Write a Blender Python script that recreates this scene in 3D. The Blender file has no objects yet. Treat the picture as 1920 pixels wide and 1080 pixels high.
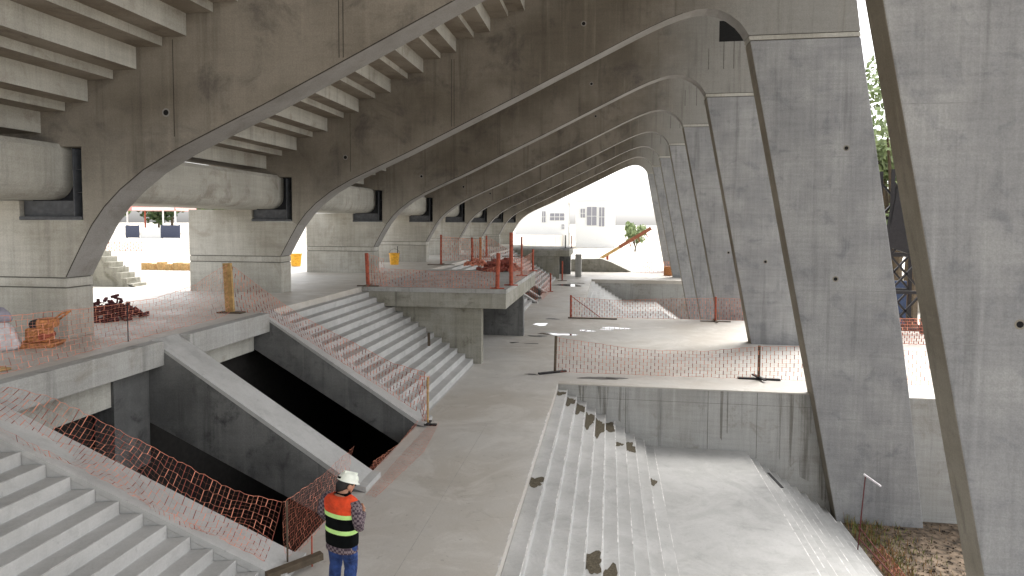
import bpy, bmesh, math, random
from mathutils import Vector, Matrix
rnd = random.Random(7)
sc = bpy.context.scene
R = math.radians

# ------------------------------------------------------------------ camera
YAW, PIT, ROLL = .1506, .0482, .0039
F = Vector((-math.sin(YAW)*math.cos(PIT), math.cos(YAW)*math.cos(PIT), -math.sin(PIT)))
RT = F.cross(Vector((0, 0, 1))).normalized(); UP = RT.cross(F)
c_, s_ = math.cos(ROLL), math.sin(ROLL)
RT, UP = c_*RT+s_*UP, -s_*RT+c_*UP
cd = bpy.data.cameras.new('camera'); cam = bpy.data.objects.new('camera', cd)
sc.collection.objects.link(cam); sc.camera = cam
cam.matrix_world = Matrix(((RT.x, UP.x, -F.x, 0), (RT.y, UP.y, -F.y, 0), (RT.z, UP.z, -F.z, 5.0), (0, 0, 0, 1)))
cd.sensor_width = 36; cd.lens = 36*1201.2/1920; cd.shift_y = -64.1/1920
cd.clip_start = .1; cd.clip_end = 3000
# ------------------------------------------------------------------ light
SUN_EL, SUN_AZ = R(58), R(25)          # azimuth from +Y towards +X
world = bpy.data.worlds.new('World'); sc.world = world; world.use_nodes = True
wn = world.node_tree.nodes; wl = world.node_tree.links
sky = wn.new('ShaderNodeTexSky'); sky.sky_type = 'NISHITA'; sky.sun_disc = False
sky.sun_elevation = SUN_EL; sky.sun_rotation = SUN_AZ; sky.dust_density = 3.5; sky.air_density = 1.0; sky.ozone_density = .6
hs = wn.new('ShaderNodeHueSaturation'); hs.inputs['Saturation'].default_value = .16; hs.inputs['Value'].default_value = 1.15
wl.new(sky.outputs[0], hs.inputs['Color']); wl.new(hs.outputs[0], wn['Background'].inputs[0])
wn['Background'].inputs[1].default_value = .15
sl = bpy.data.lights.new('sun', 'SUN'); sl.energy = 1.4; sl.angle = R(32); sl.color = (1, .97, .92)
so = bpy.data.objects.new('sun', sl); sc.collection.objects.link(so)
sd = Vector((math.sin(SUN_AZ)*math.cos(SUN_EL), math.cos(SUN_AZ)*math.cos(SUN_EL), math.sin(SUN_EL)))
so.rotation_euler = sd.to_track_quat('Z', 'Y').to_euler()
sc.view_settings.view_transform = 'Standard'; sc.view_settings.look = 'None'
sc.view_settings.exposure = 1.55; sc.view_settings.gamma = 1
sc.cycles.max_bounces = 10; sc.cycles.diffuse_bounces = 6; sc.cycles.use_denoising = True

# ------------------------------------------------------------------ materials
def newmat(name):
    m = bpy.data.materials.new(name); m.use_nodes = True
    nt = m.node_tree; b = nt.nodes['Principled BSDF']
    return m, nt, b
def plain(name, col, rough=.7, metal=0, spec=.4, var=.12, scale=9, crease=0):
    m, nt, b = newmat(name); N = nt.nodes.new; L = nt.links.new
    tc = N('ShaderNodeTexCoord'); n = N('ShaderNodeTexNoise'); n.inputs['Scale'].default_value = scale; n.inputs['Detail'].default_value = 5
    L(tc.outputs['Object'], n.inputs['Vector'])
    r = N('ShaderNodeMapRange'); r.inputs[1].default_value = .3; r.inputs[2].default_value = .7
    r.inputs[3].default_value = 1-var*2; r.inputs[4].default_value = 1+var*2
    L(n.outputs[0], r.inputs[0])
    mx = N('ShaderNodeVectorMath'); mx.operation = 'SCALE'; mx.inputs[0].default_value = col
    L(r.outputs[0], mx.inputs['Scale']); L(mx.outputs[0], b.inputs['Base Color'])
    b.inputs['Roughness'].default_value = rough; b.inputs['Metallic'].default_value = metal
    if crease:
        n2 = N('ShaderNodeTexNoise'); n2.inputs['Scale'].default_value = 11; n2.inputs['Detail'].default_value = 3; n2.inputs['Distortion'].default_value = 1.2
        L(tc.outputs['Object'], n2.inputs['Vector']); bp = N('ShaderNodeBump'); bp.inputs['Strength'].default_value = crease; bp.inputs['Distance'].default_value = .05
        L(n2.outputs[0], bp.inputs['Height']); L(bp.outputs[0], b.inputs['Normal'])
    b.inputs['Specular IOR Level'].default_value = spec
    return m
def conc(name, c1, c2, stain=(.1, .085, .065), stain_amt=.5, streak=.35, big=.45, bump=.25, rough=.85, weave=.12, pour=False, scuff=0):
    """cast concrete: two broad tints, dark blotches, vertical run marks, formwork grain"""
    m, nt, b = newmat(name); N = nt.nodes.new; L = nt.links.new
    tc = N('ShaderNodeTexCoord'); oi = N('ShaderNodeObjectInfo')
    off = N('ShaderNodeVectorMath'); off.operation = 'MULTIPLY_ADD'
    cmb = N('ShaderNodeCombineXYZ'); mm = N('ShaderNodeMath'); mm.operation = 'MULTIPLY'; mm.inputs[1].default_value = 37
    L(oi.outputs['Random'], mm.inputs[0])
    for k in range(3): L(mm.outputs[0], cmb.inputs[k])
    off.inputs[1].default_value = (1, 1, 1); L(tc.outputs['Object'], off.inputs[0]); L(cmb.outputs[0], off.inputs[2])
    V = off.outputs[0]
    def noise(sc_, detail=6, rough_=.6, vscale=None, dist=0):
        n = N('ShaderNodeTexNoise'); n.inputs['Scale'].default_value = sc_; n.inputs['Detail'].default_value = detail
        n.inputs['Roughness'].default_value = rough_; n.inputs['Distortion'].default_value = dist
        if vscale:
            mp = N('ShaderNodeMapping'); mp.inputs['Scale'].default_value = vscale
            L(V, mp.inputs[0]); L(mp.outputs[0], n.inputs['Vector'])
        else: L(V, n.inputs['Vector'])
        return n.outputs[0]
    def ramp(o, a, b_, lo=0, hi=1):
        r = N('ShaderNodeMapRange'); r.interpolation_type = 'SMOOTHSTEP'
        r.inputs[1].default_value = a; r.inputs[2].default_value = b_; r.inputs[3].default_value = lo; r.inputs[4].default_value = hi
        L(o, r.inputs[0]); return r.outputs[0]
    def mix(fac, a, b_, mode='MIX'):
        x = N('ShaderNodeMix'); x.data_type = 'RGBA'; x.blend_type = mode
        if hasattr(fac, 'links'): L(fac, x.inputs[0])
        else: x.inputs[0].default_value = fac
        for i, v in ((6, a), (7, b_)):
            if hasattr(v, 'links'): L(v, x.inputs[i])
            else: x.inputs[i].default_value = (*v, 1)
        return x.outputs[2]
    col = mix(ramp(noise(big, 4, .55), .36, .64), c1, c2)
    col = mix(ramp(noise(big*2.3, 7, .68, dist=.6), .50, .72, 0, stain_amt), col, stain)
    if scuff:
        sw = noise(.55, 8, .72, dist=1.6)
        col = mix(ramp(sw, .47, .62, 0, scuff), col, tuple(min(1, x*1.22) for x in c2))
        col = mix(ramp(noise(1.7, 8, .75, dist=1.0), .56, .68, 0, scuff*.8), col, tuple(x*.72 for x in c1))
        col = mix(ramp(noise(9, 3, .6), .66, .72, 0, scuff*.8), col, tuple(x*.5 for x in c1))
    if pour:        # the same pour is paler towards its foot and towards the column knee
        sx = N('ShaderNodeSeparateXYZ'); L(tc.outputs['Object'], sx.inputs[0])
        wob = N('ShaderNodeMath'); wob.operation = 'MULTIPLY_ADD'; wob.inputs[1].default_value = 2.2; L(noise(.7, 5, .65), wob.inputs[0]); L(sx.outputs[2], wob.inputs[2])
        col = mix(ramp(wob.outputs[0], 5.6, 8.6, .92, 0), col, (.31, .29, .25))
        wb2 = N('ShaderNodeMath'); wb2.operation = 'MULTIPLY_ADD'; wb2.inputs[1].default_value = 2.6; L(noise(.6, 5, .65), wb2.inputs[0]); L(sx.outputs[0], wb2.inputs[2])
        col = mix(ramp(wb2.outputs[0], 2.0, 5.8, 0, .9), col, (.275, .27, .25))
    # vertical run marks
    col = mix(ramp(noise(1.0, 5, .65, (3.2, 3.2, .16)), .53, .75, 0, streak), col, tuple(x*.42 for x in c1))
    col = mix(ramp(noise(1.0, 4, .6, (5.5, 5.5, .22)), .56, .78, 0, streak*.7), col, tuple(min(1, x*1.35) for x in c2))
    # formwork grain, crossing horizontal and vertical
    g1 = noise(1.0, 4, .6, (.9, .9, 11), dist=.3); g2 = noise(1.0, 4, .6, (12, 12, .7), dist=.3)
    gs = N('ShaderNodeMath'); gs.operation = 'ADD'; L(g1, gs.inputs[0]); L(g2, gs.inputs[1])
    col = mix(1.0, col, mix(ramp(gs.outputs[0], .75, 1.25), (1-weave,)*3, (1+weave*.6,)*3), 'MULTIPLY')
    fine = noise(38, 4, .7)
    col = mix(1.0, col, mix(ramp(fine, .3, .7), (.955,)*3 if scuff else (.88,)*3, (1.03,)*3 if scuff else (1.08,)*3), 'MULTIPLY')
    L(col, b.inputs['Base Color'])
    bp = N('ShaderNodeBump'); bp.inputs['Strength'].default_value = bump; bp.inputs['Distance'].default_value = .02
    ad = N('ShaderNodeMath'); ad.operation = 'ADD'; L(fine, ad.inputs[0]); L(gs.outputs[0], ad.inputs[1])
    L(ad.outputs[0], bp.inputs['Height']); L(bp.outputs[0], b.inputs['Normal'])
    rr = ramp(noise(1.3, 5), .3, .7, rough-.12, min(1, rough+.08)); L(rr, b.inputs['Roughness'])
    b.inputs['Specular IOR Level'].default_value = .35
    return m

M = {}
M['beam'] = conc('oiled formwork concrete', (.145, .125, .098), (.245, .218, .18), (.085, .074, .066), .75, .45, .33, weave=.05, pour=True)
M['soffit'] = conc('bounce tinted soffit concrete', (.235, .225, .21), (.29, .28, .265), (.17, .155, .135), .5, .1, .8, weave=.03)  # undersides tinted lighter, floor bounce put into the colour
M['deck_soffit'] = conc('shade brown deck soffit', (.20, .165, .125), (.27, .235, .19), (.12, .095, .07), .7, .1, .8, weave=.05)  # same concrete as the risers, underside shade put into a brown tint
M['edge'] = conc('brown column edge concrete', (.20, .175, .135), (.26, .235, .19), (.15, .13, .11), .6, .5, .5, weave=.04)  # browner and darker than the column front
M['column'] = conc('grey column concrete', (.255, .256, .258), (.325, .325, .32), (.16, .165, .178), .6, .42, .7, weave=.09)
M['pylon'] = conc('pale pylon concrete', (.35, .335, .29), (.46, .445, .40), (.25, .225, .18), .5, .35, .5, weave=.1)
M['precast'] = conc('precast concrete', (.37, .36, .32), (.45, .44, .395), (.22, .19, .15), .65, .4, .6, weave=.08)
M['floor'] = conc('trowelled floor concrete', (.44, .405, .355), (.48, .46, .425), (.37, .335, .29), .5, 0, .28, bump=.05, rough=.6, weave=.0, scuff=.45)
M['stair'] = conc('stair concrete', (.40, .395, .38), (.46, .455, .44), (.30, .295, .285), .55, .1, .8, bump=.08, rough=.7, weave=.03, scuff=.35)
M['wall'] = conc('retaining wall concrete', (.345, .34, .32), (.40, .40, .385), (.20, .18, .14), .6, .6, .5, weave=.08)
M['stainwall'] = conc('weathered wall concrete', (.26, .25, .205), (.33, .32, .28), (.115, .105, .075), .8, .7, .6, weave=.1)
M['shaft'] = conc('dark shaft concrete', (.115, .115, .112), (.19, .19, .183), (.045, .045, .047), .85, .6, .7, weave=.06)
M['void'] = plain('basement darkness', (.02, .018, .016), .95)  # near-black tint paints the darkness deep in the shafts
m, nt, b = newmat('rust brown run stains'); N = nt.nodes.new; L = nt.links.new   # streaky, see-through between the streaks
tc = N('ShaderNodeTexCoord'); mp = N('ShaderNodeMapping'); mp.inputs['Scale'].default_value = (16, 16, .5); n_ = N('ShaderNodeTexNoise'); n_.inputs['Scale'].default_value = 1; n_.inputs['Detail'].default_value = 5
r_ = N('ShaderNodeMapRange'); r_.inputs[1].default_value = .42; r_.inputs[2].default_value = .62; r_.inputs[4].default_value = .34
L(tc.outputs['Object'], mp.inputs[0]); L(mp.outputs[0], n_.inputs['Vector']); L(n_.outputs[0], r_.inputs[0]); L(r_.outputs[0], b.inputs['Alpha'])
b.inputs['Base Color'].default_value = (.10, .078, .045, 1); b.inputs['Roughness'].default_value = .9; M['runs'] = m
M['plate'] = plain('grey bearing steel', (.075, .08, .09), .7)
M['pocket'] = plain('dark pocket shade', (.028, .03, .036), .8)  # shade inside the bearing pocket, put into a dark colour
M['hole'] = plain('tie hole shadow', (.006, .006, .006), .9)
M['groove'] = plain('recessed joint', (.12, .115, .10), .9)
M['nosing'] = plain('pale arris highlight', (.60, .59, .57), .8, var=.2, scale=6)  # pale tint paints the highlight along step edges
M['faintjoint'] = plain('faint pour line', (.235, .235, .235), .9)
M['lip'] = plain('dark formwork lip', (.045, .038, .03), .9)
M['joint'] = plain('faint saw cut', (.36, .34, .315), .9)
M['net'] = plain('orange plastic mesh', (.62, .24, .155), .6, var=.15, scale=4)
M['netdark'] = plain('red brown plastic mesh', (.26, .06, .04), .6, var=.2, scale=4)
M['rust'] = plain('rusty red steel', (.33, .07, .035), .7, var=.2)
M['darksteel'] = plain('dark steel', (.02, .018, .02), .5, .3)
M['wood'] = plain('raw timber', (.42, .27, .11), .8, var=.15, scale=14)
M['oldwood'] = plain('old grey timber', (.10, .075, .05), .85)
M['damp'] = plain('damp sand', (.085, .07, .045), .9, var=.25, scale=30)
M['yellow'] = plain('yellow plastic', (.75, .38, .03), .5)
M['orange'] = plain('orange machine paint', (.42, .17, .06), .6, var=.3, scale=20)
M['white'] = plain('white paint', (.8, .8, .78), .6, var=.03)
M['sack'] = plain('white sack', (.6, .57, .58), .8)
M['purple'] = plain('violet cloth', (.28, .265, .31), .8)
M['maroon'] = plain('red rubble', (.085, .02, .024), .85, var=.35, scale=12)
M['navy'] = plain('blue grey sheet', (.05, .06, .10), .6)
M['blue'] = plain('blue sheet', (.03, .05, .11), .6)
M['soil'] = plain('pale earth', (.50, .46, .40), .95, var=.12, scale=.6)
M['gravel'] = plain('gravel and dirt', (.135, .10, .07), .95, var=.4, scale=6)
M['leaf'] = plain('leaves', (.10, .15, .035), .8, var=.3, scale=2)
M['leafdark'] = plain('dark leaves', (.05, .085, .03), .8, var=.3, scale=2)
M['bark'] = plain('bark', (.10, .075, .05), .9)
M['weed'] = plain('weeds', (.17, .19, .05), .8, var=.4, scale=10)
M['dry'] = plain('dry weeds', (.26, .15, .06), .8, var=.4, scale=10)
M['glass'] = plain('grey window', (.26, .26, .29), .5)  # lightened so the colour carries the distant glare
M['paleleaf'] = plain('washed out leaves', (.24, .30, .14), .8, var=.2, scale=2)  # leaf green paled to paint in the overexposure outside
M['netrust'] = plain('dark red rod', (.12, .03, .03), .8)
M['chute'] = plain('red brown board', (.24, .085, .045), .8)
M['brick'] = plain('red roof sheet', (.60, .30, .27), .8)  # red paled towards pink, washed-out daylight put into the tint
m, nt, b = newmat('shallow water'); b.inputs['Base Color'].default_value = (.09, .08, .07, 1); b.inputs['Roughness'].default_value = .03
b.inputs['Specular IOR Level'].default_value = .7; M['water'] = m
m, nt, b = newmat('drying puddle'); b.inputs['Base Color'].default_value = (.085, .078, .068, 1); b.inputs['Roughness'].default_value = .45; M['wetfloor'] = m

# ------------------------------------------------------------------ mesh helpers
class MB:
    def __init__(s): s.v = []; s.f = []; s.m = []; s.cur = 0
    def quad(s, a, b, c, d):
        n = len(s.v); s.v += [tuple(a), tuple(b), tuple(c), tuple(d)]; s.f.append((n, n+1, n+2, n+3)); s.m.append(s.cur); return s
    def box(s, x0, x1, y0, y1, z0, z1):
        n = len(s.v)
        s.v += [(x0,y0,z0),(x1,y0,z0),(x1,y1,z0),(x0,y1,z0),(x0,y0,z1),(x1,y0,z1),(x1,y1,z1),(x0,y1,z1)]
        for q in ((0,3,2,1),(4,5,6,7),(0,1,5,4),(1,2,6,5),(2,3,7,6),(3,0,4,7)):
            s.f.append(tuple(n+i for i in q)); s.m.append(s.cur)
        return s
    def prism(s, poly, y0, y1):            # poly in (x, z); y0, y1 numbers or functions of x
        f0 = y0 if callable(y0) else (lambda x: y0); f1 = y1 if callable(y1) else (lambda x: y1)
        n = len(s.v); k = len(poly)
        ar = sum(poly[i][0]*poly[(i+1) % k][1]-poly[(i+1) % k][0]*poly[i][1] for i in range(k))
        if ar < 0: poly = poly[::-1]
        s.v += [(x, f0(x), z) for x, z in poly]+[(x, f1(x), z) for x, z in poly]
        s.f.append(tuple(n+i for i in range(k))); s.m.append(s.cur)
        s.f.append(tuple(n+k+i for i in reversed(range(k)))); s.m.append(s.cur)
        for i in range(k):
            j = (i+1) % k; s.f.append((n+i, n+k+i, n+k+j, n+j)); s.m.append(s.cur)
        return s
    def tube(s, p0, p1, r0, r1=None, n=8, cap=True):
        r1 = r0 if r1 is None else r1
        p0 = Vector(p0); p1 = Vector(p1); d = (p1-p0).normalized()
        a = d.orthogonal().normalized(); b = d.cross(a); k = len(s.v)
        for p, r in ((p0, r0), (p1, r1)):
            for i in range(n):
                t = 2*math.pi*i/n; s.v.append(tuple(p+a*math.cos(t)*r+b*math.sin(t)*r))
        for i in range(n):
            j = (i+1) % n; s.f.append((k+i, k+j, k+n+j, k+n+i)); s.m.append(s.cur)
        if cap:
            s.f.append(tuple(k+i for i in reversed(range(n)))); s.m.append(s.cur)
            s.f.append(tuple(k+n+i for i in range(n))); s.m.append(s.cur)
        return s
    def bar(s, p0, p1, w, h):              # rectangular bar between two points
        p0 = Vector(p0); p1 = Vector(p1); d = (p1-p0).normalized()
        up = Vector((0, 0, 1)) if abs(d.z) < .95 else Vector((0, 1, 0))
        a = d.cross(up).normalized()*w/2; b = a.cross(d).normalized()*h/2; k = len(s.v)
        for p in (p0, p1):
            for u, v in ((-1,-1),(1,-1),(1,1),(-1,1)): s.v.append(tuple(p+a*u+b*v))
        for q in ((0,1,5,4),(1,2,6,5),(2,3,7,6),(3,0,4,7),(3,2,1,0),(4,5,6,7)):
            s.f.append(tuple(k+i for i in q)); s.m.append(s.cur)
        return s
    def loft(s, rings, cap=True):
        k0 = len(s.v); n = len(rings[0])
        for r in rings: s.v += [tuple(p) for p in r]
        for a in range(len(rings)-1):
            for i in range(n):
                j = (i+1) % n; o = k0+a*n; s.f.append((o+i, o+j, o+n+j, o+n+i)); s.m.append(s.cur)
        if cap:
            s.f.append(tuple(k0+i for i in reversed(range(n)))); s.m.append(s.cur)
            o = k0+(len(rings)-1)*n; s.f.append(tuple(o+i for i in range(n))); s.m.append(s.cur)
        return s
    def mesh(s, name, mats, smooth=False):
        me = bpy.data.meshes.new(name); me.from_pydata(s.v, [], s.f)
        if not isinstance(mats, (list, tuple)): mats = [mats]
        for q in mats: me.materials.append(q)
        if len(mats) > 1:
            for p, i in zip(me.polygons, s.m): p.material_index = i
        if smooth:
            for p in me.polygons: p.use_smooth = True
        bm = bmesh.new(); bm.from_mesh(me); bmesh.ops.recalc_face_normals(bm, faces=bm.faces); bm.to_mesh(me); bm.free()
        return me
    def build(s, name, mats, parent=None, smooth=False, bevel=0):
        o = bpy.data.objects.new(name, s.mesh(name, mats, smooth)); sc.collection.objects.link(o)
        if parent: o.parent = parent
        if bevel:
            bv = o.modifiers.new('bevel', 'BEVEL'); bv.width = bevel; bv.segments = 2; bv.limit_method = 'ANGLE'; bv.angle_limit = R(40)
        return o
def tag(o, label=None, cat=None, group=None, kind=None):
    if label: o['label'] = label
    if cat: o['category'] = cat
    if group: o['group'] = group
    if kind: o['kind'] = kind
    return o
def thing(name, label, cat, loc=(0, 0, 0), rotz=0, group=None):
    o = bpy.data.objects.new(name, None); sc.collection.objects.link(o)
    o.location = loc; o.rotation_euler = (0, 0, rotz); o.empty_display_size = .2
    return tag(o, label, cat, group)
def copy_tree(o, parent=None):
    c = o.copy(); sc.collection.objects.link(c)
    if parent: c.parent = parent
    for ch in list(o.children): copy_tree(ch, c)
    return c

# ------------------------------------------------------------------ dimensions
S, Y1, T = 8.3, 11.06, .65
fr = lambda n: Y1+(n-1)*S
ZU = 2.7; XS = -4.45; XT = -8.75; K = ZU/(XS-XT)    # stairs: foot, head, pitch

# ------------------------------------------------------------------ ground, floors
mb = MB()
def sheet(x0, x1, y0, y1, z): mb.quad((x0,y0,z),(x1,y0,z),(x1,y1,z),(x0,y1,z))
XL, YF = -9.3, 68.
sheet(-900, XL, -200, 1500, 2.66)
for a, b, c, d in ((XL, 900, -200, 5.5), (XS-.2, 900, 5.5, 21.9), (XL, 900, 21.9, 39.2), (XS-.2, 900, 39.2, 46.5), (XL, 900, 46.5, YF)): sheet(a, b, c, d, -3.65)
sheet(XL, 900, YF, 1500, -.04)
mb.quad((XL,-200,-3.65),(XL,YF,-3.65),(XL,YF,2.66),(XL,-200,2.66))
mb.quad((XL,YF,-3.65),(900,YF,-3.65),(900,YF,-.04),(XL,YF,-.04))
mb.quad((XL,YF,-.04),(XL,1500,-.04),(XL,1500,2.66),(XL,YF,2.66))
tag(mb.build('ground', M['soil']), kind='structure')

# concourse level (0): path, cross floors, far floor
mb = MB()
XQ = -1.53; P1 = 19.8; P2a, P2b = 34.3, 57.8
mb.box(XS-.21, XQ, -8, P1, -.3, 0)
mb.box(XS-.21, XQ, P1, P1+.31, -.3, 0); mb.box(XS-.21, 14, P1+.31, P2a, -.3, 0)
mb.box(XL, XS-.21, 22.4, 39.9, -.3, 0)
mb.box(XS-.21, XQ, P2a, P2b, -.3, 0)
mb.box(XL, 14, P2b, 70, -.3, 0)
mb.box(-9.3, XS-.21, 45.6, P2b, -.3, 0)
tag(mb.build('concourse_floor', M['floor']), kind='structure')
# faint saw cut joints in the path
mb = MB()
mb.box(-2.96, -2.952, -4, 15.5, 0, .0012)
for y in (8.2, 15.5): mb.box(XS+.02, XQ-.02, y, y+.007, 0, .0012)
tag(mb.build('floor_joints', M['joint']), kind='structure')
# upper terrace
mb = MB()
mb.box(-15.5, XT+.02, -8, 66, ZU-.45, ZU)
tag(mb.build('upper_terrace', M['floor']), kind='structure')

# pit floors
mb = MB(); mb.box(1.42, 4.15, -6, P1, -2.1, -1.83); mb.box(1.42, 4.15, P2a, P2b, -2.1, -1.83)
mb.cur = 0; mb.box(2.56, 2.568, -6, P1-.02, -1.83, -1.8285)
tag(mb.build('pit_landing', M['stair']), kind='structure')

# ------------------------------------------------------------------ walls
def wall(name, label, boxes, mat, cat='wall', extra=None):
    mb = MB()
    for b in boxes: mb.box(*b)
    return tag(mb.build(name, mat), label, cat)
w = wall('retaining_wall', 'long pale concrete retaining wall closing the nearer sunken stair pit', [(XQ, 14, P1, P1+.3, -3.7, -.0295)], M['wall'])
mb = MB(); mb.box(XQ, 14, P1-.01, P1+.3, -.029, .003); mb.build('coping', M['floor'], w)
mb = MB()
for x in (.55, 3.0, 4.42, 8.2): mb.box(x, x+.012, P1-.004, P1, -3.6 if x > 4.2 else -1.83, -.04)
mb.box(XQ, 8, P1-.004, P1, -.42, -.414)
mb.build('formwork_joint', M['groove'], w)
mb = MB()
for x, a, h in ((3.35,.10,1.5),(3.55,.05,1.3),(5.05,.07,2.0),(5.25,.22,2.2),(5.55,.5,2.6),(6.1,.4,3.2),(-.9,.25,.5),(-.3,.35,.9),(.3,.16,1.1),(6.6,.3,3.4)):
    mb.quad((x,P1-.006,-.04),(x+a,P1-.006,-.04),(x+a*.8,P1-.006,-.04-h),(x+a*.25,P1-.006,-.04-h*.95))
mb.build('run_stain', M['runs'], w)
w = wall('retaining_wall', 'distant grey retaining wall closing the farther sunken stair pit', [(XQ, 14, P2b-.3, P2b, -3.7, -.304)], M['wall'])
mb = MB(); mb.box(XQ, 14, P2b-.36, P2b, -.3, .003); mb.build('coping', M['floor'], w)
# near side of far pit
wall('retaining_wall', 'low wall under the floor edge on the near side of the farther pit', [(XQ, 14, P2a, P2a+.25, -3.7, -.304)], M['wall'])

# ------------------------------------------------------------------ stairs
def steps(x0, z0, n, tread, rise, base, under=None):
    """profile of a stair that goes down towards +x from the nosing x0 at z0"""
    x0 += .003; p = [(x0, base)]
    x, z = x0, z0
    for i in range(n):
        z -= rise; p.append((x, z)); x += tread; p.append((x, z))
    p.append((x, base))
    if under: p.append(under[1]); p[0] = (x0, under[0])
    return p
def stair(name, label, x0, z0, n, tread, rise, base, y0, y1, mat='stair'):
    mb = MB(); pr = steps(x0, z0, n, tread, rise, base, (1.75, (-5.6, base)) if z0 > 2 else None)
    # treads with a little wobble between pours along the length
    ys = [y0] ; 
    mb.prism(pr, y0, y1)
    o = tag(mb.build(name, M[mat], bevel=.012), label, 'stairs')
    return o
n15, tr = 15, (XS-XT)/15
shear = lambda x: 8.05+(x+4.62)*.28
nearflight = MB().prism(steps(XT+.0, ZU-.001, 15, tr, ZU/15, -.1), -6, lambda x: shear(x)).build('broad_stairs', M['stair'], bevel=.012)
tag(nearflight, 'broad bare concrete stairs filling the lower left corner', 'stairs')
midflight = stair('broad_stairs', 'concrete stairs between the orange net and the platform side wall', XT, ZU-.001, 15, tr, ZU/15, -.1, 15.6, 22.1)
stair('broad_stairs', 'far stairs just behind the dark wall under the platform', XT, ZU-.001, 15, tr, ZU/15, -.1, 28.55, 39.6)
stair('broad_stairs', 'farthest stairs rising to the left beside the distant platform wall', XT, ZU-.001, 15, tr, ZU/15, -.1, 46.1, 57.4)
pit = stair('pit_stairs', 'narrow stepped flight with damp patches going down into the nearer pit', XQ, -.0005, 10, .295, .183, -2.1, -6, P1)
pitlow = stair('pit_stairs', 'lower flight of the nearer pit going down past the second column', 4.15, -1.8305, 9, .284, .195, -3.75, -6, P1)
stair('pit_stairs', 'pale stepped flight going down into the farther pit', XQ, -.0005, 10, .295, .183, -2.1, P2a+.25, P2b-.3)
stair('pit_stairs', 'lower flight of the farther pit going down to the right', 4.15, -1.8305, 9, .284, .195, -3.75, P2a+.25, P2b-.3)
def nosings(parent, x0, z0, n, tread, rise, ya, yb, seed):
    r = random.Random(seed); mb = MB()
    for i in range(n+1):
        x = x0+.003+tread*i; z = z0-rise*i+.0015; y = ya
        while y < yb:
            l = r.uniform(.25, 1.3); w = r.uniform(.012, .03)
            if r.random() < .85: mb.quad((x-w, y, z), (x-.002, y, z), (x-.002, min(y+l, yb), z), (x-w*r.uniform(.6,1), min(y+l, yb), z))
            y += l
    mb.build('nosing_highlight', M['nosing'], parent)  # painted edge highlights, broken into random lengths
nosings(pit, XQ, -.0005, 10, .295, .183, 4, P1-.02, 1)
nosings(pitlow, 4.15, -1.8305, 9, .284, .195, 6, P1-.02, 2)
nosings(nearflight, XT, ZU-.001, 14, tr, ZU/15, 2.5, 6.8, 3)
# damp sand patches on the treads of the near pit stairs
def patch(cx, cy, z, rx, ry, seed, mb, x0=None, x1=None):
    r = random.Random(seed); n = 34; pts = []
    for i in range(n):
        t = 2*math.pi*i/n; k = .72+.22*math.sin(3*t+seed)+.22*r.random()+.1*math.sin(7*t)
        x = cx+rx*k*math.cos(t); y = cy+ry*k*math.sin(t)
        if x0 is not None: x = min(max(x, x0), x1)
        pts.append((x, y, z+.004))
    k = len(mb.v); mb.v += [(cx, cy, z+.004)]+pts
    for i in range(n): mb.f.append((k, k+1+i, k+1+(i+1) % n)); mb.m.append(0)
for st, y, ry, f in ((0, 12.55, .28, 1), (0, 19.3, .25, .9), (1, 19.1, .5, 1), (2, 19.0, .6, 1), (3, 18.6, .85, 1), (4, 18.5, .95, 1), (5, 19.1, .5, .9), (7, 18.5, .5, .9),
                  (4, 11.0, .42, 1), (5, 10.7, .62, 1), (6, 10.05, .32, 1), (8, 9.1, .35, 1), (9, 17.0, .25, .4), (6, 18.2, .2, .5)):
    xa = XQ+.295*st; mb = MB(); patch(xa+.1, y, -.183*(st+1)+.0005, .26*f, ry, st*7+int(y*3), mb, xa+.012, xa+.28)
    mb.build('damp_patch', M['damp'], pit)

# ------------------------------------------------------------------ sloping walls beside the shafts
WB = (1.98, -.69)
def slopewall(label, y0, y1, lift=.06, foot=.05, deep=.9, mat='shaft', lite=0, toe=-1.25):
    o = thing('sloping_wall', label, 'concrete wall')
    MB().prism([(XT-.02, ZU+.006), (XT+.03, ZU+.006), (XS-.12, .12), (XS+foot, .10), (XS+foot, .0), (XS-.2, .06), (XT+.02, ZU-.05), (XT-.02, ZU-.05)], y0, y1).build('capping', M['stair'], o)
    f0 = (lambda x: y0(x)+.006) if callable(y0) else y0+.006
    f1 = (lambda x: y1(x)-.006) if callable(y1) else y1-.006
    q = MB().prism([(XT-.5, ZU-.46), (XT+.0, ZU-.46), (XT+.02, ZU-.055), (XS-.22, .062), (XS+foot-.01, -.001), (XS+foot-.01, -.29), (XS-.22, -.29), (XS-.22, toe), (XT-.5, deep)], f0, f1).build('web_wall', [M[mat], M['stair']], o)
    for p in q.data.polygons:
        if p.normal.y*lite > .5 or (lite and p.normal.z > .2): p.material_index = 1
    return o
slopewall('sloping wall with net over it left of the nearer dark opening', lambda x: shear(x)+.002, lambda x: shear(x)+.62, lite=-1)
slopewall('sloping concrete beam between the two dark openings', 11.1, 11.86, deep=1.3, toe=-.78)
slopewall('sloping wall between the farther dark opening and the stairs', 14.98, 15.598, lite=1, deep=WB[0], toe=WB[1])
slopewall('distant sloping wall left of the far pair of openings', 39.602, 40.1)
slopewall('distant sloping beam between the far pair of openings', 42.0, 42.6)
slopewall('distant sloping wall right of the far pair of openings', 45.5, 46.098)
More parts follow.
